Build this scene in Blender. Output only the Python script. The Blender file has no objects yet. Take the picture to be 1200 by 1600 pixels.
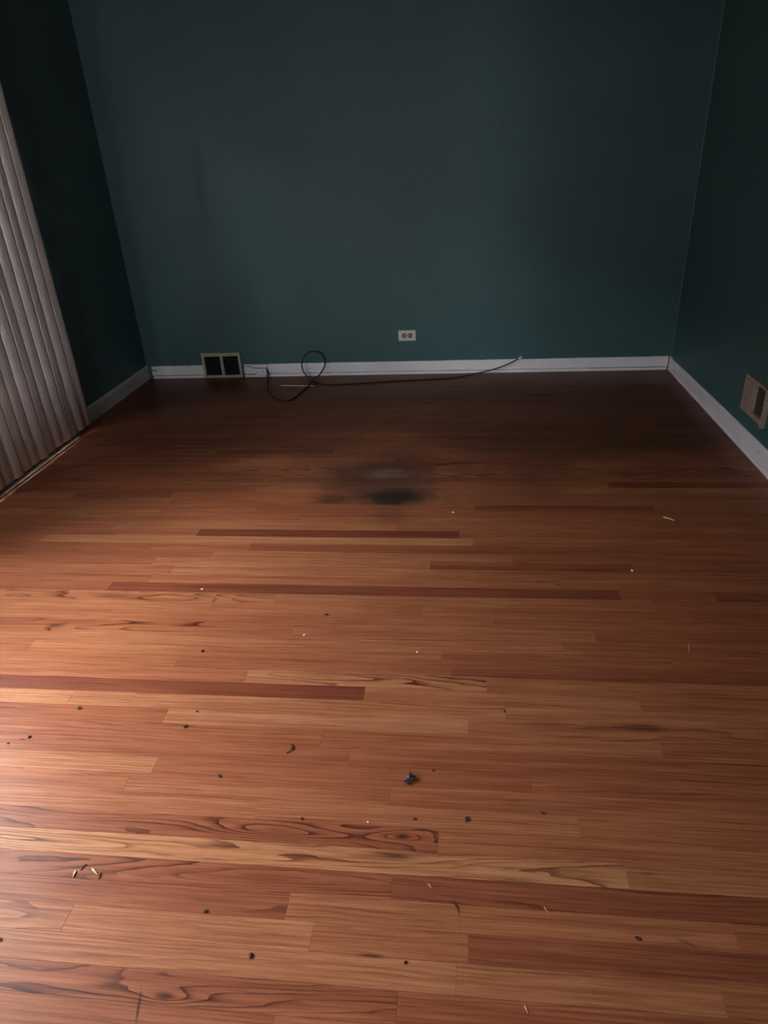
import bpy, bmesh, math, random
from mathutils import Vector, Matrix

random.seed(5)
SC = bpy.context.scene
COL = SC.collection
PI = math.pi

# ------------------------------------------------------------------ camera
def look(yaw, pitch, roll):
    f = Vector((math.sin(yaw)*math.cos(pitch), math.cos(yaw)*math.cos(pitch), -math.sin(pitch)))
    r = Vector((math.cos(yaw), -math.sin(yaw), 0.0))
    u = r.cross(f)
    r2 = r*math.cos(roll) + u*math.sin(roll)
    u2 = -r*math.sin(roll) + u*math.cos(roll)
    return Matrix((r2, u2, -f)).transposed()

cam_data = bpy.data.cameras.new('camera')
cam_data.sensor_fit = 'VERTICAL'
cam_data.sensor_height = 24.0
cam_data.lens = 1066.046/1600*24.0
cam_data.clip_start = 0.02
cam = bpy.data.objects.new('camera', cam_data)
COL.objects.link(cam)
cam.matrix_world = Matrix.Translation((2.2230, -4.5771, 1.3732)) @ look(-0.12734, 0.48787, -0.054746).to_4x4()
SC.camera = cam

# ------------------------------------------------------------------ light
W = 3.573            # room width
YR = -6.1            # rear wall
H = 2.44
WT = 0.015           # baseboard thickness: the walls stand this far behind the board faces

world = bpy.data.worlds.new('overcast_sky')
SC.world = world
world.use_nodes = True
wbg = world.node_tree.nodes['Background']
wbg.inputs[0].default_value = (0.86, 0.93, 1.0, 1)
wbg.inputs[1].default_value = 22.0

def portal(name, loc, rot, sx, sy):
    l = bpy.data.lights.new(name, 'AREA')
    l.shape = 'RECTANGLE'; l.size = sx; l.size_y = sy
    l.cycles.is_portal = True
    o = bpy.data.objects.new(name, l); COL.objects.link(o)
    o.location = loc; o.rotation_euler = rot
    return o
DOOR_Y0, DOOR_Y1, DOOR_H = -1.0, -4.60, 2.03
RW = (0.70, 1.50, 0.70, 1.45)          # unseen rear window, added to light the walls: x0, x1, z0, z1
portal('daylight_portal', (-0.17, (DOOR_Y0+DOOR_Y1)/2, DOOR_H/2), (0, -PI/2, 0), DOOR_H, DOOR_Y0-DOOR_Y1)

portal('fill_window_portal', ((RW[0]+RW[1])/2, YR-0.17, (RW[2]+RW[3])/2), (PI/2, 0, 0), RW[1]-RW[0], RW[3]-RW[2])

SC.view_settings.view_transform = 'Standard'
SC.view_settings.look = 'None'
SC.view_settings.gamma = 1.0
SC.view_settings.use_curve_mapping = False
SC.view_settings.exposure = 0.56
SC.cycles.max_bounces = 10
SC.cycles.diffuse_bounces = 6
SC.cycles.caustics_reflective = False
SC.cycles.caustics_refractive = False

# ------------------------------------------------------------------ node helper
class N:
    def __init__(self, name, rough=0.5, spec=0.5):
        self.m = bpy.data.materials.new(name)
        self.m.use_nodes = True
        self.t = self.m.node_tree
        self.b = self.t.nodes['Principled BSDF']
        self.b.inputs['Roughness'].default_value = rough
        self.b.inputs['Specular IOR Level'].default_value = spec
    def new(self, typ, **kw):
        n = self.t.nodes.new(typ)
        for k, v in kw.items(): setattr(n, k, v)
        return n
    def put(self, sock, v):
        if isinstance(v, bpy.types.NodeSocket): self.t.links.new(v, sock)
        elif isinstance(v, (tuple, list)) and len(v) == 3 and sock.type == 'RGBA': sock.default_value = (*v, 1)
        else: sock.default_value = v
    def math(self, op, a, b=0.0, c=None, clamp=False):
        n = self.new('ShaderNodeMath', operation=op, use_clamp=clamp)
        self.put(n.inputs[0], a); self.put(n.inputs[1], b)
        if c is not None: self.put(n.inputs[2], c)
        return n.outputs[0]
    def add(self, a, b): return self.math('ADD', a, b)
    def sub(self, a, b): return self.math('SUBTRACT', a, b)
    def mul(self, a, b): return self.math('MULTIPLY', a, b)
    def mr(self, v, a, b, c=0.0, d=1.0, smooth=True):
        n = self.new('ShaderNodeMapRange', clamp=True, interpolation_type='SMOOTHSTEP' if smooth else 'LINEAR')
        for i, x in enumerate((v, a, b, c, d)): self.put(n.inputs[i], x)
        return n.outputs[0]
    def mix(self, f, a, b, mode='MIX'):
        n = self.new('ShaderNodeMix', data_type='RGBA', blend_type=mode)
        self.put(n.inputs[0], f); self.put(n.inputs[6], a); self.put(n.inputs[7], b)
        return n.outputs[2]
    def fmix(self, f, a, b):
        n = self.new('ShaderNodeMix', data_type='FLOAT')
        self.put(n.inputs[0], f); self.put(n.inputs[2], a); self.put(n.inputs[3], b)
        return n.outputs[0]
    def xyz(self, x, y, z):
        n = self.new('ShaderNodeCombineXYZ')
        for i, v in enumerate((x, y, z)): self.put(n.inputs[i], v)
        return n.outputs[0]
    def noise(self, vec, scale=1.0, detail=2.0, rough=0.5, dist=0.0):
        n = self.new('ShaderNodeTexNoise')
        self.put(n.inputs['Vector'], vec)
        n.inputs['Scale'].default_value = scale; n.inputs['Detail'].default_value = detail
        n.inputs['Roughness'].default_value = rough; n.inputs['Distortion'].default_value = dist
        return n.outputs[0]
    def pos(self):
        g = self.new('ShaderNodeNewGeometry')
        s = self.new('ShaderNodeSeparateXYZ'); self.t.links.new(g.outputs['Position'], s.inputs[0])
        return g.outputs['Position'], s.outputs[0], s.outputs[1], s.outputs[2]
    def bump(self, h, dist=0.001, strength=1.0):
        n = self.new('ShaderNodeBump')
        n.inputs['Strength'].default_value = strength; n.inputs['Distance'].default_value = dist
        self.put(n.inputs['Height'], h)
        self.t.links.new(n.outputs[0], self.b.inputs['Normal'])
    def color(self, c): self.put(self.b.inputs['Base Color'], c)

def plain(name, col, rough=0.5, var=0.12, scale=30.0, metal=0.0, bump=0.0):
    k = N(name, rough)
    p, x, y, z = k.pos()
    n = k.noise(p, scale, 3.0)
    dark = tuple(c*(1-var*2) for c in col)
    k.color(k.mix(k.mr(n, 0.3, 0.7), dark, col))
    k.b.inputs['Metallic'].default_value = metal
    if bump: k.bump(n, bump)
    return k.m

# ------------------------------------------------------------------ materials
def wood_material():
    k = N('oiled_oak_strip', 0.34, 0.23)
    P, X, Y, Z = k.pos()
    oi = k.new('ShaderNodeObjectInfo')
    sc = k.new('ShaderNodeSeparateColor'); k.t.links.new(oi.outputs['Color'], sc.inputs[0])
    tone, seed, cath = sc.outputs[0], sc.outputs[1], sc.outputs[2]
    sx = k.add(X, k.mul(seed, 71.0)); sz = k.mul(seed, 43.0)
    # growth rings: contour lines of a long, stretched field
    field = k.noise(k.xyz(k.mul(sx, 1.3), k.mul(Y, 12.0), sz), 1.0, 1.5, 0.4, 0.2)
    wob = k.noise(k.xyz(k.mul(sx, 9.0), k.mul(Y, 60.0), sz), 1.0, 2.0)
    K = k.fmix(cath, 120.0, 8.0); A = k.fmix(cath, 4.0, 14.0)
    def bullseye(cx, cy, rx, ry):
        dx = k.mul(k.sub(X, cx), 1/rx); dy = k.mul(k.sub(Y, cy), 1/ry)
        return k.math('POWER', 2.718, k.mul(k.add(k.mul(dx, dx), k.mul(dy, dy)), -1.0))
    ph0 = k.add(k.mul(bullseye(2.095, -3.566, 0.06, 0.015), 2.0), k.mul(bullseye(1.680, -3.930, 0.05, 0.014), 1.5))
    ph0 = k.add(ph0, k.mul(bullseye(1.80, -3.572, 0.16, 0.022), 4.5))
    ph0 = k.add(ph0, k.mul(bullseye(1.30, -3.630, 0.20, 0.020), 2.5))
    ph = k.add(k.add(ph0, k.add(k.mul(Y, K), k.mul(field, A))), k.mul(wob, k.fmix(cath, 0.9, 0.7)))
    ring = k.math('FRACT', ph)
    line = k.mr(ring, 0.35, 0.97)                                  # slow rise, sharp drop: late wood edge
    line = k.mul(line, k.mr(k.noise(k.xyz(k.mul(sx, 2.2), k.mul(Y, 30.0), k.add(sz, 9.0)), 1.0, 2.0), 0.33, 0.68))
    lstr = k.fmix(cath, 0.45, 0.95)
    fine = k.noise(k.xyz(k.mul(sx, 7.0), k.mul(Y, 230.0), sz), 1.0, 3.0, 0.7)
    streak = k.noise(k.xyz(k.mul(sx, 2.0), k.mul(Y, 95.0), k.add(sz, 5.0)), 1.0, 2.0, 0.6)
    pore = k.mr(k.noise(k.xyz(k.mul(sx, 26.0), k.mul(Y, 900.0), sz), 1.0, 1.0), 0.60, 0.74)
    blot = k.noise(k.xyz(k.mul(sx, 1.7), k.mul(Y, 22.0), k.add(sz, 3.0)), 1.0, 3.0, 0.55)
    big = k.noise(P, 1.3, 3.0, 0.6)
    # tone: 0 = dark red-brown heartwood, 0.5 = orange oak, 1 = pale sapwood
    t = k.add(tone, k.mul(k.sub(blot, 0.5), 0.42))
    c = k.mix(k.mr(t, 0.0, 0.5, smooth=False), (0.190, 0.045, 0.024), (0.390, 0.124, 0.055))
    c = k.mix(k.mr(t, 0.5, 1.0, smooth=False), c, (0.60, 0.262, 0.120))
    c = k.mix(k.mul(line, lstr), c, k.mix(1.0, c, (0.34, 0.24, 0.24), 'MULTIPLY'))
    edge = k.mul(k.mr(ring, 0.74, 0.97), k.mr(cath, 0.3, 0.9, 0.0, 0.72))
    c = k.mix(k.mul(edge, k.mr(wob, 0.30, 0.55, 0.35, 1.0)), c, k.mix(1.0, c, (0.28, 0.20, 0.22), 'MULTIPLY'))
    c = k.mix(k.mr(streak, 0.56, 0.34, 0.0, 0.42), c, k.mix(1.0, c, (0.58, 0.47, 0.45), 'MULTIPLY'))
    c = k.mix(k.mr(streak, 0.55, 0.75, 0.0, 0.45), c, k.mix(1.0, c, (1.3, 1.4, 1.45), 'MULTIPLY'))
    c = k.mix(k.mr(fine, 0.62, 0.32, 0.0, 0.6), c, k.mix(1.0, c, (0.55, 0.45, 0.42), 'MULTIPLY'))
    c = k.mix(k.mul(pore, 0.22), c, (0.06, 0.02, 0.01))
    c = k.mix(k.mr(big, 0.35, 0.7, 0.0, 0.25), c, k.mix(1.0, c, (0.7, 0.6, 0.55), 'MULTIPLY'))
    # stains and marks that belong to the boards (world position on the floor)
    wn = k.noise(P, 9.0, 4.0, 0.6); wn2 = k.noise(k.xyz(k.mul(X, 12.0), k.mul(Y, 40.0), 5.0), 1.0, 4.0, 0.65)
    def ell(cx, cy, rx, ry, inner=0.3, outer=1.0, warp=0.5, ang=0.0):
        dx = k.sub(X, cx); dy = k.sub(Y, cy)
        if ang:
            ca, sa = math.cos(ang), math.sin(ang)
            dx, dy = k.add(k.mul(dx, ca), k.mul(dy, sa)), k.sub(k.mul(dy, ca), k.mul(dx, sa))
        dx = k.mul(dx, 1.0/rx); dy = k.mul(dy, 1.0/ry)
        d = k.math('SQRT', k.add(k.mul(dx, dx), k.mul(dy, dy)))
        d = k.add(d, k.mul(k.sub(wn, 0.5), warp))
        return k.mr(d, inner, outer, 1.0, 0.0)
    halo = ell(1.86, -1.70, 0.42, 0.40, 0.25, 1.05, 1.2)
    core = ell(1.93, -1.87, 0.21, 0.12, 0.25, 1.0, 0.7)
    core2 = ell(1.65, -1.90, 0.11, 0.07, 0.2, 1.0, 0.8)
    pale = ell(1.86, -1.62, 0.17, 0.085, 0.1, 1.0, 1.0, 0.15)
    below = ell(1.92, -2.02, 0.15, 0.15, 0.1, 1.0, 0.5)
    cut = k.mr(Y, -1.9435, -1.9425, smooth=False)                  # the stain stops hard at one seam
    c = k.mix(k.mul(k.mul(halo, cut), 0.7), c, (0.080, 0.042, 0.028))
    c = k.mix(k.mul(below, 0.45), c, (0.10, 0.028, 0.014))
    c = k.mix(k.mul(k.mul(core, cut), 0.93), c, (0.022, 0.017, 0.014))
    c = k.mix(k.mul(k.mul(core2, cut), 0.6), c, (0.03, 0.016, 0.012))
    c = k.mix(k.mul(pale, k.mr(wn2, 0.36, 0.62, 0.10, 0.75)), c, (0.27, 0.20, 0.17))
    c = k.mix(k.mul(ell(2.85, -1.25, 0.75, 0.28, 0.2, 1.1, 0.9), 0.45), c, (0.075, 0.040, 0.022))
    for (cx, cy, rx, ry, a, s_) in MARKS:
        c = k.mix(k.mul(ell(cx, cy, rx, ry, 0.15, 1.0, 0.6, a), s_), c, (0.045, 0.016, 0.009))
    # light fall-off towards the back wall painted into the boards, ragged edge
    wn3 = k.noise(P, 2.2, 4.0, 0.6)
    back_dim = k.mr(k.add(Y, k.mul(k.sub(wn3, 0.5), 1.6)), -2.2, -0.9, 0.0, 0.85)
    c = k.mix(back_dim, c, k.mix(1.0, c, (0.34, 0.32, 0.34), 'MULTIPLY'))
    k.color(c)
    r = k.add(0.40, k.mul(k.sub(big, 0.5), 0.25))
    r = k.add(r, k.mul(k.sub(fine, 0.5), 0.12))
    r = k.add(r, k.mul(halo, 0.12))
    k.put(k.b.inputs['Roughness'], r)
    h = k.add(k.mul(line, -0.35), k.add(k.mul(fine, 0.5), k.mul(pore, -0.6)))
    k.bump(h, 0.00004)
    return k.m

# dark knots, cracks and open-seam streaks: centre x, y, half length, half width, angle, strength
MARKS = [
    (2.095, -3.566, 0.026, 0.011, 0.0, 0.9), (1.680, -3.930, 0.024, 0.010, 0.0, 0.75),
    (2.70, -3.205, 0.085, 0.022, -0.05, 0.55), (2.915, -3.3155, 0.17, 0.0028, 0.0, 0.95),
    (2.055, -3.828, 0.035, 0.006, 0.0, 0.8), (2.66, -2.4480, 0.20, 0.0050, 0.0, 0.85),
    (1.637, -3.952, 0.040, 0.0042, -1.33, 0.9), (0.86, -2.842, 0.05, 0.016, 0.0, 0.45),
    (1.29, -2.655, 0.10, 0.018, 0.0, 0.25), (1.10, -2.662, 0.06, 0.013, 0.0, 0.25),
    (1.86, -3.98, 0.035, 0.012, 0.0, 0.8), (2.66, -3.76, 0.03, 0.005, -0.4, 0.5),
    (2.62, -3.62, 0.03, 0.006, 0.0, 0.45), (1.95, -3.315, 0.02, 0.004, 0.0, 0.4),
    (1.93, -1.948, 0.75, 0.0030, 0.0, 0.6), (1.3, -2.175, 0.30, 0.0040, 0.0, 0.6),
    (1.55, -3.70, 0.05, 0.006, 0.0, 0.35), (1.36, -1.935, 0.07, 0.007, 0.0, 0.5),
]

def wall_material():
    k = N('teal_wall_paint', 0.48, 0.4)
    P, X, Y, Z = k.pos()
    n = k.noise(P, 260.0, 2.0)
    b = k.noise(P, 1.6, 4.0, 0.6)
    sc_ = k.noise(k.xyz(k.mul(X, 30.0), k.mul(Y, 30.0), k.mul(Z, 8.0)), 1.0, 3.0, 0.6)
    c = k.mix(k.mr(b, 0.3, 0.7), (0.054, 0.110, 0.116), (0.065, 0.128, 0.135))
    c = k.mix(k.mr(sc_, 0.66, 0.80, 0.0, 0.25), c, (0.12, 0.20, 0.19))
    k.color(c)
    k.put(k.b.inputs['Roughness'], k.add(0.42, k.mul(b, 0.15)))
    k.bump(n, 0.0006, 0.5)
    return k.m

def trim_material(name='white_gloss_trim_paint', col=(0.90, 0.82, 0.84), dirt=0.5):
    k = N(name, 0.38, 0.5)
    P, X, Y, Z = k.pos()
    n = k.noise(P, 5.0, 3.0, 0.5)
    n2 = k.noise(P, 70.0, 2.0, 0.5)
    c = k.mix(k.mr(n, 0.42, 0.80, 0.0, dirt*0.7), col, tuple(q*0.72 for q in col))
    c = k.mix(k.mr(n2, 0.70, 0.80, 0.0, dirt*0.8), c, (0.16, 0.11, 0.09))
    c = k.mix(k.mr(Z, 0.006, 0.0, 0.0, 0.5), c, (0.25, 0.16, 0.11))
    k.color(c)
    k.bump(n2, 0.0004, 0.4)
    return k.m

M_WOOD = wood_material()
M_WALL = wall_material()
M_TRIM = trim_material()
M_TRIM_LEFT = trim_material('darker_white_trim_paint', (0.60, 0.57, 0.55), 0.6)  # darker copy of the trim paint for the left baseboard
M_CEIL = plain('white_ceiling_paint', (0.62, 0.61, 0.58), 0.8, 0.05, 5.0)
M_REAR = M_WALL
M_SUB = plain('dark_subfloor', (0.016, 0.009, 0.006), 0.9)
M_DARK = plain('black_duct_shadow_metal', (0.007, 0.005, 0.005), 0.7)
M_VENT = plain('aged_cream_register_enamel', (0.47, 0.42, 0.31), 0.4, 0.12, 40.0)
M_VENT_R = plain('tan_register_enamel', (0.46, 0.33, 0.27), 0.45, 0.14, 45.0)
M_PLATE = plain('ivory_outlet_plastic', (0.78, 0.72, 0.66), 0.3, 0.04, 60.0)
M_SOCK = plain('brown_outlet_face', (0.20, 0.14, 0.09), 0.35, 0.1, 60.0)
M_HOLE = plain('black_socket_slot', (0.012, 0.01, 0.01), 0.6)
M_SCREW = plain('dull_screw_metal', (0.45, 0.42, 0.38), 0.35, 0.1, 60.0, 1.0)
M_CABLE = plain('black_cable_jacket', (0.008, 0.007, 0.007), 0.5, 0.1, 60.0)
M_STEEL = plain('silver_connector_metal', (0.80, 0.82, 0.80), 0.4, 0.08, 80.0, 0.4)
M_ALU = plain('weathered_aluminium_track', (0.26, 0.25, 0.23), 0.5, 0.2, 50.0, 0.3)
M_FRAME = plain('white_vinyl_door_frame', (0.70, 0.70, 0.68), 0.35, 0.04, 20.0)
M_STRIP = plain('pale_transition_strip_wood', (0.36, 0.20, 0.11), 0.5, 0.25, 35.0)
M_GROUND = plain('dark_yard_ground', (0.05, 0.05, 0.04), 0.95, 0.2, 3.0)
M_BLOCKER = plain('dark_sky_blocker_wood', (0.07, 0.06, 0.05), 0.9, 0.2, 6.0)
M_CHIP = plain('pale_splinter_wood', (0.85, 0.60, 0.38), 0.6, 0.15, 300.0)
M_WHITE = plain('white_fleck', (0.85, 0.80, 0.72), 0.6, 0.05, 300.0)
M_GRIT = plain('dark_brown_grit', (0.035, 0.012, 0.008), 0.6, 0.2, 500.0)
M_RUST = plain('rust_brown_leaf_scrap', (0.13, 0.03, 0.012), 0.6, 0.2, 400.0)
M_GREY = plain('dark_grey_crumpled_foil', (0.055, 0.055, 0.062), 0.28, 0.3, 260.0)

def slat_material():
    k = N('dull_white_vinyl_slat', 0.42, 0.45)
    P, X, Y, Z = k.pos()
    n = k.noise(k.xyz(k.mul(X, 20.0), k.mul(Y, 20.0), k.mul(Z, 1.5)), 1.0, 3.0)
    k.color(k.mix(k.mr(n, 0.3, 0.7), (0.68, 0.64, 0.635), (0.70, 0.66, 0.655)))
    tl = k.new('ShaderNodeBsdfTranslucent'); tl.inputs[0].default_value = (0.82, 0.80, 0.80, 1)
    mx = k.new('ShaderNodeMixShader'); mx.inputs[0].default_value = 0.045
    out = k.t.nodes['Material Output']
    k.t.links.new(k.b.outputs[0], mx.inputs[1]); k.t.links.new(tl.outputs[0], mx.inputs[2])
    k.t.links.new(mx.outputs[0], out.inputs[0])
    return k.m
M_SLAT = slat_material()

def glass_material():
    m = bpy.data.materials.new('door_glass'); m.use_nodes = True
    t = m.node_tree; t.nodes.clear()
    o = t.nodes.new('ShaderNodeOutputMaterial'); mx = t.nodes.new('ShaderNodeMixShader')
    tr = t.nodes.new('ShaderNodeBsdfTransparent'); gl = t.nodes.new('ShaderNodeBsdfGlossy')
    fr = t.nodes.new('ShaderNodeLayerWeight'); fr.inputs[0].default_value = 0.12
    gl.inputs['Roughness'].default_value = 0.02; tr.inputs[0].default_value = (0.93, 0.95, 0.94, 1)
    t.links.new(fr.outputs[0], mx.inputs[0]); t.links.new(tr.outputs[0], mx.inputs[1])
    t.links.new(gl.outputs[0], mx.inputs[2]); t.links.new(mx.outputs[0], o.inputs[0])
    return m
M_GLASS = glass_material()

# ------------------------------------------------------------------ mesh helpers
def box(bm, x0, x1, y0, y1, z0, z1):
    v = [bm.verts.new(c) for c in ((x0,y0,z0),(x1,y0,z0),(x1,y1,z0),(x0,y1,z0),(x0,y0,z1),(x1,y0,z1),(x1,y1,z1),(x0,y1,z1))]
    for f in ((0,3,2,1),(4,5,6,7),(0,1,5,4),(1,2,6,5),(2,3,7,6),(3,0,4,7)): bm.faces.new([v[i] for i in f])
    return v

def frames(pts):
    out = []
    up = Vector((0.0, 0.0, 1.0))
    prev = None
    for i, p in enumerate(pts):
        t = (pts[min(i+1, len(pts)-1)] - pts[max(i-1, 0)]).normalized()
        if prev is None:
            a = t.cross(up)
            if a.length < 1e-3: a = t.cross(Vector((1, 0, 0)))
            a.normalize()
        else:
            a = (prev - t*prev.dot(t)).normalized()
        prev = a
        out.append((t, a, t.cross(a).normalized()))
    return out

def tube(bm, pts, rad, seg=10):
    pts = [Vector(p) for p in pts]
    fr = frames(pts); rings = []
    for i, p in enumerate(pts):
        r = rad[i] if isinstance(rad, (list, tuple)) else rad
        _, a, b = fr[i]
        rings.append([bm.verts.new(p + a*(r*math.cos(2*PI*j/seg)) + b*(r*math.sin(2*PI*j/seg))) for j in range(seg)])
    for q in range(len(rings)-1):
        for j in range(seg):
            bm.faces.new((rings[q][j], rings[q][(j+1) % seg], rings[q+1][(j+1) % seg], rings[q+1][j]))
    bm.faces.new(rings[0][::-1]); bm.faces.new(rings[-1])

def spline(ctrl, n=8):
    c = [Vector(p) for p in ctrl]
    c = [c[0]*2-c[1]] + c + [c[-1]*2-c[-2]]
    out = []
    for i in range(1, len(c)-2):
        for k in range(n):
            t = k/n; p0, p1, p2, p3 = c[i-1], c[i], c[i+1], c[i+2]
            out.append(0.5*((2*p1)+(p2-p0)*t+(2*p0-5*p1+4*p2-p3)*t*t+(3*p1-p0-3*p2+p3)*t**3))
    out.append(c[-2].copy())
    return out

def cyl(bm, c, axis, r, h, seg=20):
    """disc or rod from c along the unit axis"""
    c = Vector(c); axis = Vector(axis)
    tube(bm, [c, c+axis*h], r, seg)

def obj(name, bm, mat, parent=None, bevel=0.0, smooth=False, seg=2):
    bmesh.ops.recalc_face_normals(bm, faces=bm.faces)
    me = bpy.data.meshes.new(name); bm.to_mesh(me); bm.free()
    me.materials.append(mat)
    if smooth:
        for p in me.polygons: p.use_smooth = True
    o = bpy.data.objects.new(name, me); COL.objects.link(o)
    if parent: o.parent = parent; o.matrix_parent_inverse = parent.matrix_world.inverted()
    if bevel:
        b = o.modifiers.new('bevel', 'BEVEL'); b.width = bevel; b.segments = seg; b.limit_method = 'ANGLE'
    return o

def bx(name, mat, parent, x0, x1, y0, y1, z0, z1, bevel=0.0):
    bm = bmesh.new(); box(bm, x0, x1, y0, y1, z0, z1)
    return obj(name, bm, mat, parent, bevel)

def root(name, loc=(0, 0, 0), kind=None):
    o = bpy.data.objects.new(name, None); COL.objects.link(o); o.location = loc
    o.empty_display_size = 0.05
    if kind: o['kind'] = kind
    bpy.context.view_layer.update()
    return o

def tag(o, label, cat, group=None):
    o['label'] = label; o['category'] = cat
    if group: o['group'] = group
    return o

def struct(o):
    o['kind'] = 'structure'; return o

def recentre(o, c):
    """move a mesh object's origin to c without moving the mesh"""
    c = Vector(c); o.data.transform(Matrix.Translation(-c)); o.location = c
    return o

# ------------------------------------------------------------------ floor
BW = 0.05715
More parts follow.
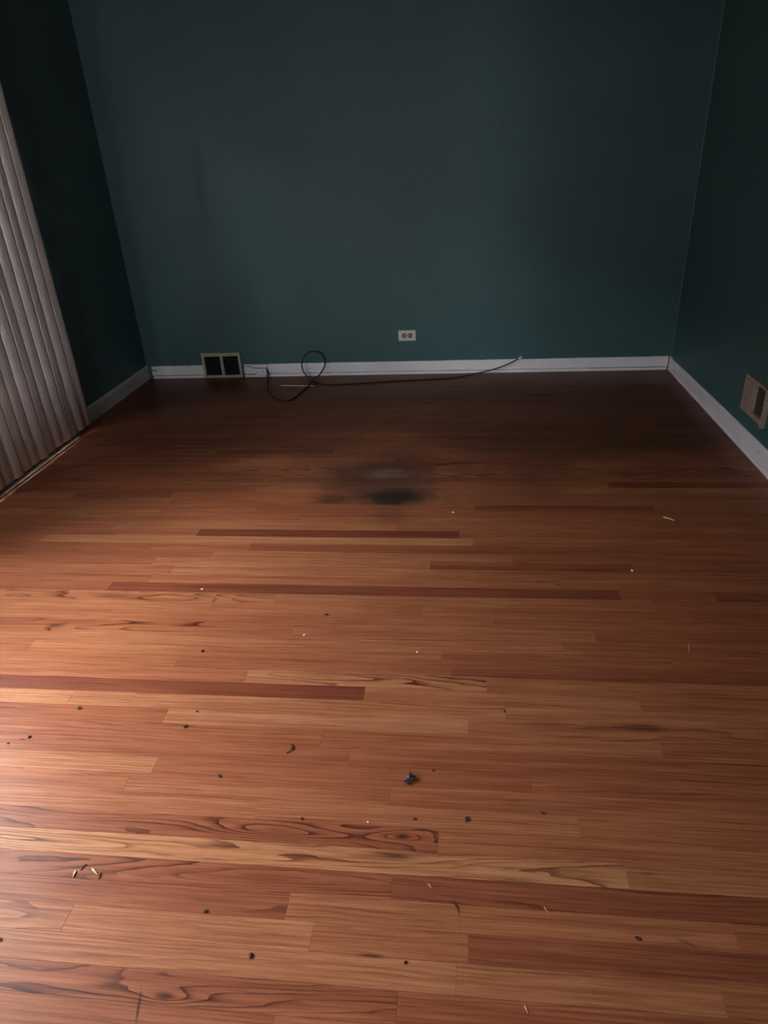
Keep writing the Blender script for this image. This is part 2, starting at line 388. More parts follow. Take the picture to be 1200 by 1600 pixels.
# each row of strip boards, from the back wall on: (x start, x end, tone, figure)
ROWS = [
 [(0,0.752,-0.42,0.9),(0.752,1.995,-0.17,0.2),(1.995,2.916,-0.28,0.2),(2.916,3.573,-0.02,0.5)],
 [(0,0.839,0.22,0.9),(0.839,2.696,-0.18,0.2),(2.696,3.573,0.04,0)],
 [(0,0.542,-0.06,0),(0.542,2.176,-0.12,0.2),(2.176,3.573,0.24,0.5)],
 [(0,0.962,-0.16,0),(0.962,2.512,0.04,0.5),(2.512,3.573,-0.05,0)],
 [(0,1.147,-0.0,0.9),(1.147,1.927,0.3,0.2),(1.927,2.878,0.03,0),(2.878,3.573,0.2,0)],
 [(0,0.498,-0.02,0.5),(0.498,1.603,-0.01,0.9),(1.603,3.212,0.03,0),(3.212,3.573,-0.01,0.9)],
 [(0,0.478,-0.03,0.2),(0.478,1.715,0.12,0.2),(1.715,2.918,0.3,0.9),(2.918,3.573,-0.12,0.5)],
 [(0,1.275,0.07,0.5),(1.275,3.172,0.13,0),(3.172,3.573,0.02,0.2)],
 [(0,0.558,0.03,0.5),(0.558,1.722,-0.18,0),(1.722,2.53,-0.13,0.5),(2.53,3.573,-0.07,0.9)],
 [(0,0.887,0.05,0.9),(0.887,1.807,-0.09,0.2),(1.807,2.88,0.04,0.2),(2.88,3.573,0.27,0.2)],
 [(0,0.688,-0.08,0),(0.688,1.513,0.01,0),(1.513,2.828,-0.01,0.9),(2.828,3.573,0.33,0.9)],
 [(0,0.475,-0.01,0.2),(0.475,1.751,-0.07,0),(1.751,2.787,0.12,0),(2.787,3.573,-0.07,0.9)],
 [(0,0.36,0.09,0.2),(0.36,1.171,0.17,0.2),(1.171,2.94,0.29,0.2),(2.94,3.573,-0.04,0)],
 [(0,0.657,-0.02,0),(0.657,1.936,0.05,0.5),(1.936,3.019,0.08,0.5),(3.019,3.573,-0.0,0.2)],
 [(0,1.215,-0.18,0),(1.215,2.96,0.24,0.9),(2.96,3.573,0.23,0)],
 [(0,0.682,0.04,0),(0.682,2.113,0.25,0.5),(2.113,3.573,0.14,0.5)],
 [(0,1.035,-0.19,0),(1.035,2.357,-0.1,0),(2.357,3.573,0.04,0)],
 [(0,0.915,0.02,0.9),(0.915,1.921,0.17,0.2),(1.921,3.244,0.01,0.5),(3.244,3.573,-0.39,0.5)],
 [(0,0.551,0.15,0.9),(0.551,2.215,0.0,0.2),(2.215,3.573,-0.13,0.5)],
 [(0,0.435,-0.25,0),(0.435,1.988,0.34,0.5),(1.988,3.573,0.17,0.2)],
 [(0,0.683,0.15,0.9),(0.683,2.189,-0.08,0.9),(2.189,3.573,-0.38,0)],
 [(0,0.908,-0.07,0.5),(0.908,1.978,-0.15,0),(1.978,3.573,-0.11,0.5)],
 [(0,0.441,0.07,0),(0.441,2.322,0.07,0.5),(2.322,3.573,0.06,0.2)],
 [(0,0.937,0.1,0.3),(0.937,1.558,-0.6,0.2),(1.558,2.793,0,0.1),(2.793,3.573,0.1,0)],
 [(0,1.055,-0.05,0.2),(1.055,2.082,-0.01,0.5),(2.082,3.573,0.22,0.2)],
 [(0,1.092,-0.08,0.2),(1.092,1.897,0.29,0.2),(1.897,3.137,-0.13,0.2),(3.137,3.573,0.16,0.5)],
 [(0,0.951,-0.1,0.2),(0.951,1.77,0.24,0),(1.77,2.726,-0.27,0.9),(2.726,3.573,0.25,0.5)],
 [(0,1.018,-0.04,0),(1.018,2.136,0.19,0.9),(2.136,3.573,0.11,0.9)],
 [(0,0.518,0.14,0),(0.518,1.426,-0.16,0.5),(1.426,2.95,0.19,0.9),(2.95,3.573,-0.11,0.9)],
 [(0,0.989,0.01,0.5),(0.989,2.686,-0.21,0.2),(2.686,3.573,0.14,0.5)],
 [(0,1.318,0.05,0.1),(1.318,2.876,0.1,0.2),(2.876,3.573,-0.6,0.1)],
 [(0,1.268,-0.21,0.5),(1.268,2.656,0.08,0),(2.656,3.573,0.24,0)],
 [(0,0.399,0.3,0),(0.399,0.883,-0.3,0.3),(0.883,3.573,0,0)],
 [(0,0.911,0.15,0.3),(0.911,1.77,0.0,0),(1.77,3.573,0.05,0.1)],
 [(0,1.327,0.1,0),(1.327,1.435,-0.3,0.3),(1.435,2.276,0.05,0.3),(2.276,3.021,-0.5,0.3),(3.021,3.573,0,0.2)],
 [(0,0.897,0.3,0.1),(0.897,2.168,0,0.3),(2.168,3.573,-0.05,0.3)],
 [(0,1.546,0.1,0.1),(1.546,2.56,0.15,0.2),(2.56,3.573,0,0.3)],
 [(0,0.741,0,0.3),(0.741,1.961,0.25,0.2),(1.961,3.573,0.1,0)],
 [(0,0.774,-0.05,0.1),(0.774,1.134,0.05,0.3),(1.134,2.217,-0.8,0),(2.217,3.151,0,0),(3.151,3.573,-0.1,0.2)],
 [(0,0.471,0,0.1),(0.471,2.268,0.5,0),(2.268,3.573,0.0,0)],
 [(0,0.972,-0.15,0.1),(0.972,1.386,0.05,0.1),(1.386,2.405,-0.35,0.1),(2.405,3.573,-0.2,0)],
 [(0,1.247,-0.1,0.2),(1.247,2.414,0.2,0.2),(2.414,3.573,-0.1,0.2)],
 [(0,1.033,0.0,0.1),(1.033,2.11,0.25,0.3),(2.11,2.428,-0.45,0),(2.428,2.841,-0.6,0.3),(2.841,3.573,-0.15,0)],
 [(0,1.128,0.1,0.2),(1.128,2.269,0.3,0.1),(2.269,3.573,0,0.3)],
 [(0,1.068,0.0,0),(1.068,2.568,0.12,0.3),(2.568,3.573,0.05,0.3)],
 [(0,0.936,-0.15,0.1),(0.936,2.759,-0.75,0.2),(2.759,3.07,-0.1,0.1),(3.07,3.573,-0.5,0.1)],
 [(0,1.575,0.15,0.8),(1.575,2.854,0.2,0.1),(2.854,3.573,0,0.1)],
 [(0,1.362,0.2,0.1),(1.362,2.096,0.1,0.2),(2.096,2.96,0.0,0.1),(2.96,3.573,-0.1,0.2)],
 [(0,1.014,0.22,0.2),(1.014,2.327,0.15,0.1),(2.327,3.573,-0.05,0.1)],
 [(0,1.676,-0.15,1),(1.676,2.641,0.15,0.1),(2.641,3.573,-0.05,0)],
 [(0,1.902,0.2,0.1),(1.902,2.536,0.22,0.1),(2.536,3.573,0.1,0.1)],
 [(0,0.826,0.15,0),(0.826,2.166,0.2,0.2),(2.166,2.842,0.1,0.3),(2.842,3.573,-0.1,0)],
 [(0,1.346,0.1,0.3),(1.346,2.196,-0.0,0.3),(2.196,3.573,-0.35,0.1)],
 [(0,1.586,0.08,0.1),(1.586,2.298,0.55,0.9),(2.298,3.573,0.15,0.3)],
 [(0,1.95,-0.8,0),(1.95,2.713,0.1,0),(2.713,3.573,0,0)],
 [(0,1.087,0.5,0.1),(1.087,1.278,0.42,0.2),(1.278,2.347,0.3,0.2),(2.347,3.573,0.2,0)],
 [(0,1.4,-0.2,0.2),(1.4,2.244,0.45,0.1),(2.244,3.573,0.1,0.5)],
 [(0,1.858,-0.05,0.4),(1.858,2.73,0.08,0),(2.73,3.573,-0.05,0.3)],
 [(0,1.941,-0.15,0.4),(1.941,3.573,-0.1,0)],
 [(0,1.442,0.4,0),(1.442,2.396,-0.2,0),(2.396,3.573,-0.15,0.3)],
 [(0,1.39,0,0.5),(1.39,2.057,0.1,0.1),(2.057,3.573,0,0.1)],
 [(0,1.74,0.2,0.1),(1.74,2.492,0.25,0),(2.492,3.573,0.05,0.1)],
 [(0,0.426,0.17,1),(0.426,2.176,-0.25,1),(2.176,3.573,0.15,0.1)],
 [(0,0.824,-0.18,0.9),(0.824,2.574,0.7,0.9),(2.574,3.573,0.35,0)],
 [(0,0.332,-0.16,0.7),(0.332,2.082,-0.3,0.7),(2.082,3.573,-0.45,0.4)],
 [(0,1.87,-0.3,0.4),(1.87,2.227,0.25,0.3),(2.227,2.754,0.2,0),(2.754,3.573,0,0)],
 [(0,1.416,0.25,0.7),(1.416,1.932,0.35,0.2),(1.932,2.242,0.15,0.3),(2.242,3.573,-0.4,0.3)],
 [(0,0.468,0.05,0.2),(0.468,2.218,0.3,0.2),(2.218,2.694,0.3,0.3),(2.694,3.573,0.1,0.2)],
 [(0,0.362,-0.06,1),(0.362,2.112,-0.15,1),(2.112,2.548,-0.1,0.3),(2.548,3.573,-0.2,0.1)],
 [(0,1.893,0,0),(1.893,2.421,-0.1,0.1),(2.421,3.573,-0.15,0.1)],
]

floor = root('floor', (0, 0, 0), 'structure')
bx('subfloor', M_SUB, floor, -0.10, W+0.10, YR-0.1, 0.10, -0.06, -0.0195)

def plank_bm(bm, x0, x1, y0, y1, top=0.0, ch=0.0005, h=0.019):
    g = 0.00010
    x0 += g; x1 -= g; y0 += g; y1 -= g
    lo = [bm.verts.new(c) for c in ((x0,y0,top-h),(x1,y0,top-h),(x1,y1,top-h),(x0,y1,top-h))]
    md = [bm.verts.new(c) for c in ((x0,y0,top-ch),(x1,y0,top-ch),(x1,y1,top-ch),(x0,y1,top-ch))]
    up = [bm.verts.new(c) for c in ((x0+ch*.6,y0+ch*.6,top),(x1-ch*.6,y0+ch*.6,top),(x1-ch*.6,y1-ch*.6,top),(x0+ch*.6,y1-ch*.6,top))]
    bm.faces.new(lo[::-1]); bm.faces.new(up)
    for a, b in ((lo, md), (md, up)):
        for i in range(4): bm.faces.new((a[i], a[(i+1) % 4], b[(i+1) % 4], b[i]))

rng = random.Random(21)
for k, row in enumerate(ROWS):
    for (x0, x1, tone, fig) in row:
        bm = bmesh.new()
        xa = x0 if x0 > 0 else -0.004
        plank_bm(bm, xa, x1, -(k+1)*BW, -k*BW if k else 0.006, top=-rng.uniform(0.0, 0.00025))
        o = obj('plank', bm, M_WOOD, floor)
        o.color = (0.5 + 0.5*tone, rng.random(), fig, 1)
# the rows behind the camera: same boards, one piece
bm = bmesh.new()
k = len(ROWS)
while -k*BW > YR:
    x = 0.0
    while x < W:
        x1 = min(W, x + rng.uniform(0.6, 1.6))
        if W - x1 < 0.3: x1 = W
        plank_bm(bm, x, x1, -(k+1)*BW, -k*BW); x = x1
    k += 1
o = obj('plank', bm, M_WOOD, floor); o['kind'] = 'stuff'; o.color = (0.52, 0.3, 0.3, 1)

# ------------------------------------------------------------------ walls, ceiling
T = 0.15
o = struct(bx('wall_back', M_WALL, None, -WT-T, W+WT+T, WT, WT+T, -0.02, H))
o = struct(bx('wall_right', M_WALL, None, W+WT, W+WT+T, YR, WT, -0.02, H))
bm = bmesh.new()
box(bm, -WT-T, RW[0], YR-T, YR, -0.02, H); box(bm, RW[1], W+WT+T, YR-T, YR, -0.02, H)
box(bm, RW[0], RW[1], YR-T, YR, -0.02, RW[2]); box(bm, RW[0], RW[1], YR-T, YR, RW[3], H)
struct(obj('wall_rear', bm, M_REAR))
wn_ = root('fill_window_1', ((RW[0]+RW[1])/2, YR-T/2, RW[2]), 'structure')  # added window behind the camera, fill light for the room
bm = bmesh.new()
for (a0, a1, c0, c1) in ((RW[0], RW[0]+.05, RW[2], RW[3]), (RW[1]-.05, RW[1], RW[2], RW[3]), (RW[0]+.05, RW[1]-.05, RW[2], RW[2]+.05), (RW[0]+.05, RW[1]-.05, RW[3]-.05, RW[3]), (RW[0]+.05, RW[1]-.05, (RW[2]+RW[3])/2-.02, (RW[2]+RW[3])/2+.02)):
    box(bm, a0, a1, YR-0.10, YR-0.05, c0, c1)
obj('fill_window_frame', bm, M_FRAME, wn_)
bx('pane', M_GLASS, wn_, RW[0]+.04, RW[1]-.04, YR-0.078, YR-0.072, RW[2]+.04, RW[3]-.04)
bm = bmesh.new()
box(bm, -WT-T, -WT, DOOR_Y0, WT, -0.02, H)
box(bm, -WT-T, -WT, YR, DOOR_Y1, -0.02, H)
box(bm, -WT-T, -WT, DOOR_Y1, DOOR_Y0, DOOR_H, H)
struct(obj('wall_left', bm, M_WALL))
struct(bx('ceiling', M_CEIL, None, -WT-T, W+WT+T, YR-T, WT+T, H, H+0.1))
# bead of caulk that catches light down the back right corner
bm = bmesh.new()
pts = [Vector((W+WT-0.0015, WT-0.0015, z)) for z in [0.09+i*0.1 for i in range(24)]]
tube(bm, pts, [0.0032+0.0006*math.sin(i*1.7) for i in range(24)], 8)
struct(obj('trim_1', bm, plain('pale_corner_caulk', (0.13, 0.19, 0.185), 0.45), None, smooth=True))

# ------------------------------------------------------------------ baseboards
def moulding(bm, prof, ax, a0, a1, fixed, sign, wob=0.0008, step=0.07, seed=1, rise=None):
    """profile (depth from the wall face towards the room, height) swept along x or y"""
    r = random.Random(seed); n = max(2, int(abs(a1-a0)/step)); rings = []
    for i in range(n+1):
        a = a0+(a1-a0)*i/n; ring = []
        for (d, z) in prof:
            dd = d+r.uniform(-wob, wob)*(0.6 if d > 0 else 0); zz = z+(r.uniform(-wob, wob) if z > 0.002 else 0)
            if rise and z > 0.05: zz += rise(a)
            c = fixed+sign*dd
            ring.append(bm.verts.new((a, c, zz) if ax == 'x' else (c, a, zz)))
        rings.append(ring)
    m = len(prof)
    for q in range(n):
        for j in range(m): bm.faces.new((rings[q][j], rings[q][(j+1) % m], rings[q+1][(j+1) % m], rings[q+1][j]))
    bm.faces.new(rings[0][::-1]); bm.faces.new(rings[-1])

BOARD = [(0, 0.0205), (0.0105, 0.0215), (0.0105, 0.073), (0.0085, 0.0755), (0.0095, 0.078), (0.008, 0.084), (0.004, 0.088), (0, 0.088)]
SHOE = [(0, 0.0), (0.0150, 0.0), (0.0150, 0.009), (0.0125, 0.0145), (0.008, 0.017), (0, 0.017)]
bb = root('baseboard_back', (0, WT, 0), 'structure')
for i, (a0, a1) in enumerate(((0.022, 0.404), (0.700, 0.866), (0.872, W-0.004))):
    bm = bmesh.new(); moulding(bm, BOARD, 'x', a0, a1, WT, -1, 0.0009, 0.06, 3+i)
    obj('board', bm, M_TRIM, bb)
for i, (a0, a1) in enumerate(((0.026, 0.404), (0.700, 0.855), (0.862, W-0.010))):
    bm = bmesh.new(); moulding(bm, SHOE, 'x', a0, a1, WT, -1, 0.0009, 0.06, 13+i)
    obj('shoe_moulding', bm, M_TRIM, bb)
bm = bmesh.new(); moulding(bm, [(0, 0.0165), (0.0035, 0.0165), (0.0035, 0.0212), (0, 0.0212)], 'x', 0.03, 0.403, WT, -1, 0.0003, 0.1, 23)
obj('shadow_seam', bm, M_HOLE, bb)  # dark strip standing in for the shadow between board and shoe
bm = bmesh.new(); moulding(bm, [(0, 0.0165), (0.0035, 0.0165), (0.0035, 0.0212), (0, 0.0212)], 'x', 0.701, W-0.02, WT, -1, 0.0003, 0.1, 24)
obj('shadow_seam', bm, M_HOLE, bb)
def nail(parent, c, axis, r=0.0022):
    bm = bmesh.new(); cyl(bm, c, axis, r, 0.0012, 10)
    return obj('nail_hole', bm, M_GRIT, parent)
for (x, z, r) in ((1.175, 0.052, 0.003), (1.94, 0.030, 0.0022), (0.80, 0.034, 0.003), (2.02, 0.083, 0.003), (0.19, 0.084, 0.003), (0.305, 0.086, 0.0035)):
    nail(bb, (x, WT-0.0100, z), (0, -1, 0), r)
bm = bmesh.new(); box(bm, 0.020, 0.055, WT-0.0118, WT-0.009, 0.060, 0.067)
for v in bm.verts: v.co.z -= (v.co.x-0.02)*0.25
obj('chipped_gap', bm, M_GRIT, bb)

br = root('baseboard_right', (W+WT, 0, 0), 'structure')
rise = lambda a: 0.0 if a > 0 else min(0.026, -a*0.0145) - 0.008
bm = bmesh.new(); moulding(bm, BOARD, 'y', WT, YR, W+WT, -1, 0.0009, 0.06, 31, rise); obj('board', bm, M_TRIM, br)
bm = bmesh.new(); moulding(bm, SHOE, 'y', WT-0.004, YR, W+WT, -1, 0.0011, 0.05, 32); obj('shoe_moulding', bm, M_TRIM, br)
for (y, z) in ((-1.531, 0.064), (-0.55, 0.05)): nail(br, (W+WT-0.0100, y, z), (-1, 0, 0), 0.0038 if z > .06 else 0.002)

bl = root('baseboard_left', (-WT, 0, 0), 'structure')
LB = [(0, 0.0), (0.0145, 0.0), (0.0145, 0.078), (0.011, 0.088), (0.004, 0.094), (0, 0.094)]
bm = bmesh.new(); moulding(bm, LB, 'y', WT-0.001, -0.955, -WT, 1, 0.0006, 0.08, 41); obj('board', bm, M_TRIM_LEFT, bl)

# ------------------------------------------------------------------ patio door (left wall, behind the blinds)
dr = root('door_1', (-WT, (DOOR_Y0+DOOR_Y1)/2, 0), 'structure')
bm = bmesh.new()
box(bm, -0.165, -WT+0.002, DOOR_Y0-0.04, DOOR_Y0, 0.022, DOOR_H)
box(bm, -0.165, -WT+0.002, DOOR_Y1, DOOR_Y1+0.04, 0.022, DOOR_H)
box(bm, -0.165, -WT+0.002, DOOR_Y1+0.04, DOOR_Y0-0.04, DOOR_H-0.04, DOOR_H)
obj('door_frame', bm, M_FRAME, dr, 0.002)
bm = bmesh.new()
box(bm, -0.165, 0.010, DOOR_Y1, -0.962, -0.004, 0.012)
box(bm, 0.010, 0.016, DOOR_Y1, -0.962, -0.004, 0.052)  # lip added to block the light leak under the slats
box(bm, -0.045, -0.039, DOOR_Y1+0.04, DOOR_Y0-0.04, 0.012, 0.026)
obj('sill_track', bm, M_ALU, dr, 0.001)
for i, (ya, yb) in enumerate(((DOOR_Y0-0.04, -1.86), (-1.86, -3.24), (-3.24, DOOR_Y1+0.04))):
    xo = -0.075 if i % 2 else -0.115
    bm = bmesh.new()
    box(bm, xo-0.018, xo+0.018, ya-0.06, ya, 0.028, DOOR_H-0.042); box(bm, xo-0.018, xo+0.018, yb, yb+0.06, 0.028, DOOR_H-0.042)
    box(bm, xo-0.018, xo+0.018, yb+0.06, ya-0.06, 0.028, 0.11); box(bm, xo-0.018, xo+0.018, yb+0.06, ya-0.06, DOOR_H-0.11, DOOR_H-0.042)
    f = obj('sash', bm, M_FRAME, dr, 0.002)
    bx('pane', M_GLASS, f, xo-0.003, xo+0.003, yb+0.055, ya-0.055, 0.105, DOOR_H-0.105)
struct(tag_t := bx('trim_2', M_STRIP, None, 0.026, 0.056, DOOR_Y1, -1.12, 0.0003, 0.0065, 0.002))

# ------------------------------------------------------------------ vertical blinds
vb = root('vertical_blinds', (0.05, -1.5, 0.0))
tag(vb, 'row of dull white vertical vinyl blind slats hanging along the left wall', 'blinds')
NS = 20; PITCH = 0.0785; SW = 0.089; X0 = 0.038; Y0 = -1.022; ZB = 0.030; ZT = 2.115
yend = Y0-(NS-1)*PITCH
bx('headrail', M_FRAME, vb, X0-0.022, X0+0.022, yend-0.10, Y0+0.06, 2.135, 2.175, 0.003)
slat_mesh = None
for i in range(NS):
    a = -math.radians(17 + 5*math.sin(i*2.3) + rng.uniform(-2, 2))
    if slat_mesh is None:
        bm = bmesh.new(); nseg = 10; zs = [0, 0.4, 0.8, 1.2, 1.6, ZT-ZB]; grid = []
        for side in (0, 1):
            g = []
            for z in zs:
                r_ = []
                for j in range(nseg+1):
                    u = (j/nseg-0.5); r_.append(bm.verts.new((0.0075*(1-4*u*u)-(0.0009 if side else 0), u*SW, z)))
                g.append(r_)
            grid.append(g)
        for side in (0, 1):
            for q in range(len(zs)-1):
                for j in range(nseg): bm.faces.new((grid[side][q][j], grid[side][q][j+1], grid[side][q+1][j+1], grid[side][q+1][j]))
        for q in range(len(zs)-1):
            for j in (0, nseg): bm.faces.new((grid[0][q][j], grid[0][q+1][j], grid[1][q+1][j], grid[1][q][j]))
        for q in (0, len(zs)-1):
            for j in range(nseg): bm.faces.new((grid[0][q][j], grid[0][q][j+1], grid[1][q][j+1], grid[1][q][j]))
        s = obj('slat', bm, M_SLAT, vb, smooth=True); slat_mesh = s.data
    else:
        s = bpy.data.objects.new('slat', slat_mesh); COL.objects.link(s); s.parent = vb
        s.matrix_parent_inverse = vb.matrix_world.inverted()
    s.matrix_world = Matrix.Translation((X0, Y0-i*PITCH, ZB+0.002*math.sin(i*1.9))) @ Matrix.Rotation(a, 4, 'Z')
    cb = bmesh.new(); box(cb, -0.004, 0.004, -0.008, 0.008, ZT-ZB-0.005, ZT-ZB+0.024)
    c = obj('slat_clip', cb, M_FRAME, None); c.parent = s

# ------------------------------------------------------------------ floor register in the back wall
def rect_frame_y(bm, x0, x1, z0, z1, ya, yb, holes):
    """plate facing -y with rectangular holes laid side by side"""
    xs = sorted({x0, x1, *[h[0] for h in holes], *[h[1] for h in holes]})
    za, zb = holes[0][2], holes[0][3]
    box(bm, x0, x1, yb, ya, z0, za); box(bm, x0, x1, yb, ya, zb, z1)
    c = x0
    for h in holes: box(bm, c, h[0], yb, ya, za, zb); c = h[1]
    box(bm, c, x1, yb, ya, za, zb)

fv = root('wall_register', (0.549, WT, 0))
tag(fv, 'cream metal wall register with two dark openings, low on the back wall', 'vent')
bm = bmesh.new()
rect_frame_y(bm, 0.409, 0.690, 0.001, 0.178, WT, -0.010, [(0.428, 0.540, 0.020, 0.153), (0.562, 0.671, 0.020, 0.153)])
obj('register_frame', bm, M_VENT, fv, 0.0022)
bx('duct_backing', M_DARK, fv, 0.420, 0.680, WT-0.004, WT-0.001, 0.012, 0.160)
for (xa, xb) in ((0.428, 0.540), (0.562, 0.671)):
    for i in range(7):
        z = 0.030+i*0.0185
        bm = bmesh.new(); v = box(bm, xa, xb, -0.004, 0.009, z, z+0.0014)
        for q in v:
            if q.co.y < 0: q.co.z -= 0.007
        obj('louver', bm, M_DARK, fv)
for x in (0.416, 0.683):
    bm = bmesh.new(); cyl(bm, (x, -0.0095, 0.088), (0, -1, 0), 0.0035, 0.0018, 12); obj('screw', bm, M_SCREW, fv)

# register on the right wall
rv = root('wall_register', (W+WT, -1.378, 0.265))
tag(rv, 'tan metal wall register with one dark opening, on the right wall above the baseboard', 'vent')
def rbox(name, mat, d0, d1, ya, yb, z0, z1, bev=0.0):
    return bx(name, mat, rv, W+WT-d1, W+WT-d0, min(ya, yb), max(ya, yb), z0, z1, bev)
bm = bmesh.new()
F = W+WT-0.017
box(bm, F, W+WT, -1.378, -1.243, 0.180, 0.350)          # broad blank half
box(bm, F, W+WT, -1.513, -1.378, 0.180, 0.203); box(bm, F, W+WT, -1.513, -1.378, 0.338, 0.350)
box(bm, F-0.003, W+WT, -1.515, -1.493, 0.172, 0.350)
obj('register_frame', bm, M_VENT_R, rv, 0.0022)
rbox('duct_backing', plain('brown_duct_metal', (0.055, 0.036, 0.024), 0.6), 0.001, 0.004, -1.493, -1.378, 0.203, 0.338)
for i in range(6):
    z = 0.215+i*0.0205
    bm = bmesh.new(); v = box(bm, F+0.0095, F+0.0135, -1.493, -1.378, z, z+0.0014)
    for q in v:
        if q.co.x < F+0.011: q.co.z -= 0.004
    obj('louver', bm, plain('brown_louver_metal', (0.10, 0.065, 0.04), 0.5) if i == 0 else bpy.data.materials['brown_louver_metal'], rv)
bm = bmesh.new(); v = box(bm, F-0.0025, F+0.001, -1.362, -1.262, 0.197, 0.333); obj('damper_cover', bm, M_VENT_R, rv, 0.001)

# ------------------------------------------------------------------ outlet
ot = root('wall_outlet', (1.857, WT, 0.265))
tag(ot, 'ivory double electrical outlet mounted sideways on the teal back wall', 'outlet')
xc, zc = 1.857, 0.263
bx('cover_plate', M_PLATE, ot, xc-0.0585, xc+0.0585, WT-0.006, WT+0.002, zc-0.035, zc+0.035, 0.003)
for s_ in (-1, 1):
    cx = xc+s_*0.0195
    bm = bmesh.new(); cyl(bm, (cx, WT-0.0055, zc), (0, -1, 0), 0.0165, 0.0030, 24)
    f = obj('socket', bm, M_SOCK, ot, 0.0008)
    for (dx, dz, w_, h_) in ((0, 0.006, 0.0075, 0.0024), (0, -0.006, 0.0090, 0.0024)):
        bx('slot', M_HOLE, f, cx+dx-w_/2, cx+dx+w_/2, WT-0.0093, WT-0.008, zc+dz-h_/2, zc+dz+h_/2)
    bm = bmesh.new(); cyl(bm, (cx+s_*0.0085, WT-0.008, zc), (0, -1, 0), 0.0026, 0.0013, 10); obj('slot', bm, M_HOLE, f)
    bm = bmesh.new(); cyl(bm, (cx-s_*0.004, WT-0.0083, zc), (0, -1, 0), 0.0045, 0.0010, 12); obj('socket_face', bm, M_PLATE, f)
bm = bmesh.new(); cyl(bm, (xc, WT-0.0058, zc), (0, -1, 0), 0.0028, 0.0016, 12); obj('screw', bm, M_SCREW, ot)

# ------------------------------------------------------------------ jack box on the baseboard
jb = root('cable_jack', (0.825, 0.004, 0.04))
tag(jb, 'small off-white cable jack box on the back baseboard right of the cream register', 'jack')
bx('jack_body', M_TRIM, jb, 0.788, 0.864, -0.018, 0.0050, 0.021, 0.066, 0.0025)
bx('jack_lid', M_TRIM, jb, 0.7915, 0.8605, -0.0205, -0.0180, 0.0235, 0.0635, 0.001)
bm = bmesh.new(); cyl(bm, (0.798, -0.0205, 0.040), (0, -1, 0), 0.0035, 0.0015, 12); obj('screw', bm, M_GRIT, jb)
bx('slot', M_HOLE, jb, 0.826, 0.852, -0.0212, -0.0203, 0.0400, 0.0425)
# two leads that run between register and jack
wires = bmesh.new()
tube(wires, spline([(0.692, -0.006, 0.079), (0.73, -0.003, 0.080), (0.79, -0.016, 0.0690), (0.84, -0.019, 0.0690), (0.868, -0.018, 0.066), (0.872, -0.018, 0.048)]), 0.0019, 8)
tag(recentre(obj('phone_wire', wires, M_CABLE, None, smooth=True), (0.78, -0.008, 0.07)), 'thin black wire along the top of the back baseboard from register to jack', 'wire')
wires = bmesh.new()
tube(wires, spline([(0.696, -0.006, 0.0225), (0.75, -0.004, 0.0195), (0.80, -0.005, 0.0185), (0.855, -0.006, 0.0190)]), 0.0019, 8)
tag(recentre(obj('phone_wire', wires, M_CABLE, None, smooth=True), (0.78, -0.006, 0.02)), 'thin black wire low along the baseboard seam below the jack box', 'wire')

# ------------------------------------------------------------------ black coaxial cable
ctrl = [(0.866, -0.006, 0.044), (0.876, -0.016, 0.043), (0.880, -0.026, 0.030), (0.882, -0.06, 0.008), (0.905, -0.170, 0.0042), (0.950, -0.320, 0.0040),
        (1.000, -0.425, 0.0040), (1.062, -0.510, 0.0040), (1.118, -0.535, 0.0040), (1.158, -0.500, 0.0040), (1.180, -0.385, 0.0042), (1.203, -0.262, 0.0050),
        (1.222, -0.135, 0.0130), (1.247, -0.052, 0.0240), (1.278, -0.024, 0.068), (1.286, -0.014, 0.112), (1.264, -0.010, 0.160),
        (1.211, -0.010, 0.176), (1.160, -0.012, 0.158), (1.128, -0.020, 0.112), (1.126, -0.032, 0.056), (1.160, -0.062, 0.020), (1.208, -0.125, 0.0058),
        (1.274, -0.185, 0.0040), (1.367, -0.212, 0.0040), (1.538, -0.198, 0.0040), (1.706, -0.167, 0.0040), (1.877, -0.148, 0.0040),
        (2.047, -0.129, 0.0040), (2.174, -0.108, 0.0045), (2.305, -0.062, 0.0120), (2.440, -0.030, 0.034), (2.535, -0.018, 0.066), (2.600, -0.010, 0.098)]
ctrl = [(x, y, max(z, 0.0042)) for x, y, z in ctrl]
cc = root('coaxial_cable', (1.6, -0.2, 0))
tag(cc, 'loose black coaxial cable looping up the back wall and along the floor', 'cable')
bm = bmesh.new(); tube(bm, spline(ctrl, 9), 0.0040, 10); obj('cable_jacket', bm, M_CABLE, cc, smooth=True)
bm = bmesh.new()
d = (Vector(ctrl[-1])-Vector(ctrl[-2])).normalized(); e = Vector(ctrl[-1])
tube(bm, [e-d*0.004, e+d*0.008, e+d*0.0085, e+d*0.020, e+d*0.0205, e+d*0.026], [0.0052, 0.0052, 0.0070, 0.0070, 0.0052, 0.0050], 12)
o = obj('connector', bm, M_STEEL, cc); o['label'] = 'silver screw-on connector'

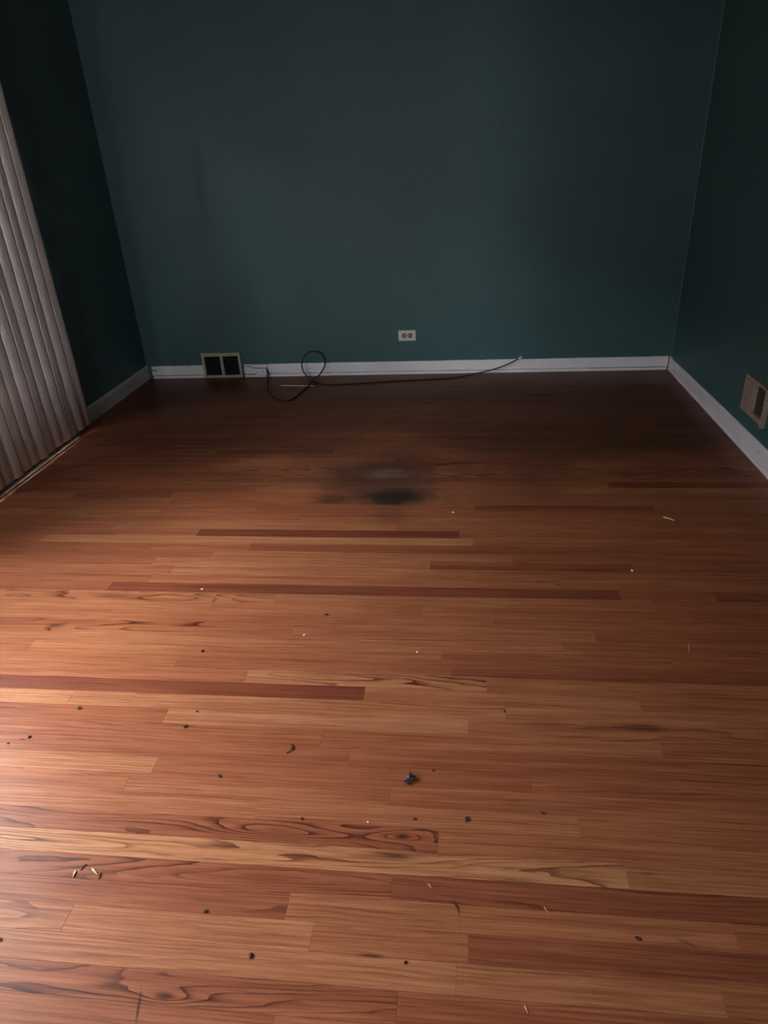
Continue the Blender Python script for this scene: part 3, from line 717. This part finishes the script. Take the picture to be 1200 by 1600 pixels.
# ------------------------------------------------------------------ things lying on the floor
def blob(name, mat, loc, size, label, cat, seed=1, rough=0.35, sub=2, group=None, rot=0.0):
    r = random.Random(seed); bm = bmesh.new()
    bmesh.ops.create_icosphere(bm, subdivisions=sub, radius=0.5)
    ca, sa = math.cos(rot), math.sin(rot)
    ph = [r.uniform(0, 6.28) for _ in range(6)]
    for v in bm.verts:
        k_ = 1+rough*(math.sin(v.co.x*7+ph[0])*math.sin(v.co.y*8+ph[1])+0.6*math.sin(v.co.z*9+ph[2])+r.uniform(-.35, .35))*0.6
        x, y, z = v.co*k_
        x *= size[0]; y *= size[1]; z *= size[2]
        v.co = (x*ca-y*sa, x*sa+y*ca, z)
    zm = min(v.co.z for v in bm.verts)
    for v in bm.verts: v.co.z -= zm
    o = obj(name, bm, mat); o.location = (loc[0], loc[1], 0.0001)
    return tag(o, label, cat, group)

def sliver(name, mat, a, b, w, h, label, cat, curl=0.0, lift=0.0, seed=1, group=None, jag=0.25):
    """a tapering, slightly bent chip of material between a and b"""
    r = random.Random(seed); a = Vector((*a, 0)); b = Vector((*b, 0)); n = 8
    d = (b-a); L = d.length; t = d/L; s = Vector((-t.y, t.x, 0)); mid = (a+b)/2
    bm = bmesh.new(); rings = []
    for i in range(n+1):
        u = i/n; c = a+d*u+s*(curl*L*math.sin(PI*u)) - mid
        ww = w*(0.35+0.65*math.sin(PI*min(1, u*1.2+0.12)))*(1+r.uniform(-jag, jag))/2
        z = lift*math.sin(PI*u)
        hh = h*(1+r.uniform(-.2, .2))
        rings.append([bm.verts.new(c-s*ww+Vector((0, 0, z))), bm.verts.new(c+s*ww+Vector((0, 0, z))),
                      bm.verts.new(c+s*ww*.7+Vector((0, 0, z+hh))), bm.verts.new(c-s*ww*.7+Vector((0, 0, z+hh)))])
    for q in range(n):
        for j in range(4): bm.faces.new((rings[q][j], rings[q][(j+1) % 4], rings[q+1][(j+1) % 4], rings[q+1][j]))
    bm.faces.new(rings[0][::-1]); bm.faces.new(rings[-1])
    o = obj(name, bm, mat); o.location = (mid.x, mid.y, 0.0001)
    return tag(o, label, cat, group)

# the crumpled grey pellet: body and a pinched tail
pl = root('crumpled_pellet', (2.098, -3.414, 0.0))
tag(pl, 'dark grey crumpled pellet, the largest scrap on the floor, right of centre', 'debris')
p_ = blob('pellet_body', M_GREY, (2.1005, -3.405), (0.019, 0.017, 0.018), 'x', 'x', 4, 0.55, 3, rot=0.6)
for kk in ('label', 'category'): del p_[kk]
p_.parent = pl; p_.location = (0.004, 0.007, 0.0001)
p_ = blob('pellet_tail', M_GREY, (2.092, -3.418), (0.011, 0.013, 0.011), 'x', 'x', 9, 0.5, 2, rot=0.2)
for kk in ('label', 'category'): del p_[kk]
p_.parent = pl; p_.location = (-0.005, -0.006, 0.0001)

sliver('wood_splinter', M_CHIP, (1.416, -3.692), (1.435, -3.705), 0.0042, 0.0030, 'pale wooden splinter, the larger of two chips at lower left of the floor', 'debris', 0.0, 0.0, 1)
sliver('wood_chip', M_CHIP, (1.3815, -3.700), (1.3835, -3.714), 0.005, 0.003, 'small pale wood chip left of the larger splinter at lower left', 'debris', 0.0, 0.0008, 2)
sliver('grass_stem', M_RUST, (1.392, -3.697), (1.399, -3.682), 0.0022, 0.0016, 'tiny dark stem touching the small pale wood chip at lower left', 'debris', 0.1, 0.001, 12)
sliver('grass_stem', M_RUST, (1.4395, -3.700), (1.4415, -3.714), 0.0028, 0.0024, 'tiny dark stem at the right end of the larger pale splinter', 'debris', 0.1, 0.001, 13)
sliver('wood_splinter', M_CHIP, (3.040, -2.040), (3.075, -2.072), 0.0075, 0.0022, 'pale splinter alone on the dark right side of the floor near the right baseboard', 'debris', 0.03, 0.001, 3)
sliver('leaf_scrap', M_RUST, (1.780, -3.312), (1.776, -3.344), 0.0078, 0.0022, 'curled rust-brown leaf scrap left of centre, above the knotted board', 'debris', 0.28, 0.003, 4)
sliver('thread', M_RUST, (2.2055, -3.7085), (2.222, -3.735), 0.0026, 0.0014, 'bent brown thread on pale boards in the lower middle of the floor', 'debris', 0.12, 0.002, 5)
sliver('wood_splinter', M_CHIP, (2.158, -3.675), (2.165, -3.684), 0.0020, 0.0012, 'thin pale sliver on the reddish board above the bent brown thread', 'debris', 0.05, 0.0005, 6)
sliver('wood_splinter', M_CHIP, (2.394, -3.708), (2.402, -3.720), 0.0018, 0.0010, 'thin pale sliver right of the bent brown thread, at a dark board edge', 'debris', 0.03, 0.0005, 7)
sliver('wood_splinter', M_CHIP, (2.341, -3.893), (2.346, -3.906), 0.0022, 0.0012, 'thin pale sliver at the bottom edge of the floor, right of centre', 'debris', 0.03, 0.0005, 8)
sliver('lint_strand', M_WHITE, (2.905, -2.890), (2.922, -2.838), 0.0012, 0.0005, 'faint whitish lint strand on the right side of the floor', 'debris', 0.05, 0.0008, 9)
sliver('pale_stick', M_CHIP, (1.010, -0.212), (1.240, -0.232), 0.0060, 0.0035, 'thin pale stick on the floor beneath the black cable loop', 'debris', 0.01, 0.0, 10, jag=0.1)
sliver('dark_sliver', M_GRIT, (1.030, -3.336), (1.046, -3.338), 0.0022, 0.001, 'tiny dark dash-shaped sliver near the left edge beside a dark crumb', 'debris', 0.0, 0.0, 11)
CR = [
 ((1.774, -2.748), (.013, .006, .005), M_GRIT, 'dark split crumb on the striped board left of centre, mid floor'),
 ((1.412, -2.952), (.010, .009, .005), M_GRIT, 'round dark crumb on the pale board above the long dark red board'),
 ((0.842, -2.864), (.009, .012, .005), M_GRIT, 'dark crumb below the swirled grain near the far left of the floor'),
 ((1.474, -3.269), (.0075, .012, .005), M_GRIT, 'oval dark crumb just below the pale board end left of centre'),
 ((1.137, -3.216), (.010, .011, .005), M_GRIT, 'dark crumb with a tail under the left end of the pale short board'),
 ((1.052, -3.329), (.010, .007, .004), M_GRIT, 'dark crumb at left with a dash-shaped sliver beside it'),
 ((1.622, -3.427), (.012, .006, .004), M_GRIT, 'flat dark insect-like speck on the pinkish board left of centre'),
 ((1.821, -3.847), (.008, .011, .004), M_GRIT, 'small v-shaped dark crumb near the bottom, left of centre'),
 ((2.239, -3.513), (.013, .010, .005), M_RUST, 'rust-brown crumb right of the knot, lower middle of the floor'),
 ((2.120, -3.519), (.006, .008, .003), M_RUST, 'tiny rust-brown crumb just above the knot in the dark board'),
 ((2.413, -3.485), (.009, .006, .004), M_RUST, 'small brown crumb on the reddish board right of the grey pellet'),
 ((1.857, -3.536), (.006, .006, .004), M_GRIT, 'small dark crumb on the upper edge of the knotted board'),
 ((1.486, -3.210), (.006, .006, .003), M_GRIT, 'pinhead dark crumb on the pale board above the oval crumb'),
 ((2.156, -3.377), (.005, .006, .003), M_RUST, 'pinhead brown crumb just above and right of the grey pellet'),
 ((2.562, -2.545), (.008, .006, .003), M_GRIT, 'dark crumb on the right half, just above the long dark red strip'),
 ((1.005, -3.354), (.006, .005, .003), M_GRIT, 'tiny dark crumb at the very left edge, lower of the left cluster'),
 ((1.703, -3.768), (.006, .010, .004), M_GRIT, 'tiny dark crumb on the reddish board end, lower left of centre'),
 ((2.569, -3.758), (.012, .007, .003), M_GRIT, 'dark flake on the lower right boards below the reddish board'),
 ((2.344, -3.165), (.006, .005, .003), M_RUST, 'tiny brown crumb right of centre above the faint board joint'),
 ((1.300, -3.854), (.006, .010, .004), M_GRIT, 'dark crumb at the left frame edge, near the bottom'),
 ((2.122, -3.836), (.005, .007, .003), M_GRIT, 'tiny dark crumb on the pale board at bottom centre'),
]
for i, (l, s_, m_, lab) in enumerate(CR): blob('crumb', m_, l, s_, lab, 'debris', 30+i, 0.5, 2, rot=i*0.9)
WH = [
 ((2.833, -2.447), (.010, .014, .004), 'bright white fleck at the end of the dark streak on the right side'),
 ((1.721, -2.859), (.009, .006, .003), 'white fleck on the boards below the dark split crumb'),
 ((1.293, -2.612), (.007, .010, .003), 'tiny white fleck on the left part of the long dark red strip'),
 ((2.091, -2.926), (.007, .008, .003), 'tiny white fleck at the centre of the floor'),
 ((2.190, -2.013), (.007, .012, .003), 'tiny white fleck just right of the black floor stain'),
 ((2.012, -3.535), (.005, .005, .003), 'pinhead white fleck on the upper edge of the knotted board left of the knot'),
]
for i, (l, s_, lab) in enumerate(WH): blob('paint_fleck', M_WHITE, l, s_, lab, 'debris', 70+i, 0.4, 2, rot=i)

# ground outside the patio door
struct(bx('terrain', M_GROUND, None, -14.0, -WT-T-0.001, -12.0, 8.0, -0.35, -0.15))

# added, unseen board screen that hides the low sky from the patio door
fr = root('sky_blocker', (-3.1, -2.5, -0.15), 'structure')
FH = 3.05
for i in range(62):
    y = -9.0+i*0.2
    bx('sky_blocker_board', M_BLOCKER, fr, -3.112-(i % 2)*0.004, -3.09, y, y+0.196, -0.15, FH, 0.002)
for z in (0.2, 1.4, 2.5): bx('sky_blocker_rail', M_BLOCKER, fr, -3.16, -3.117, -9.0, 3.4, z, z+0.09, 0.002)
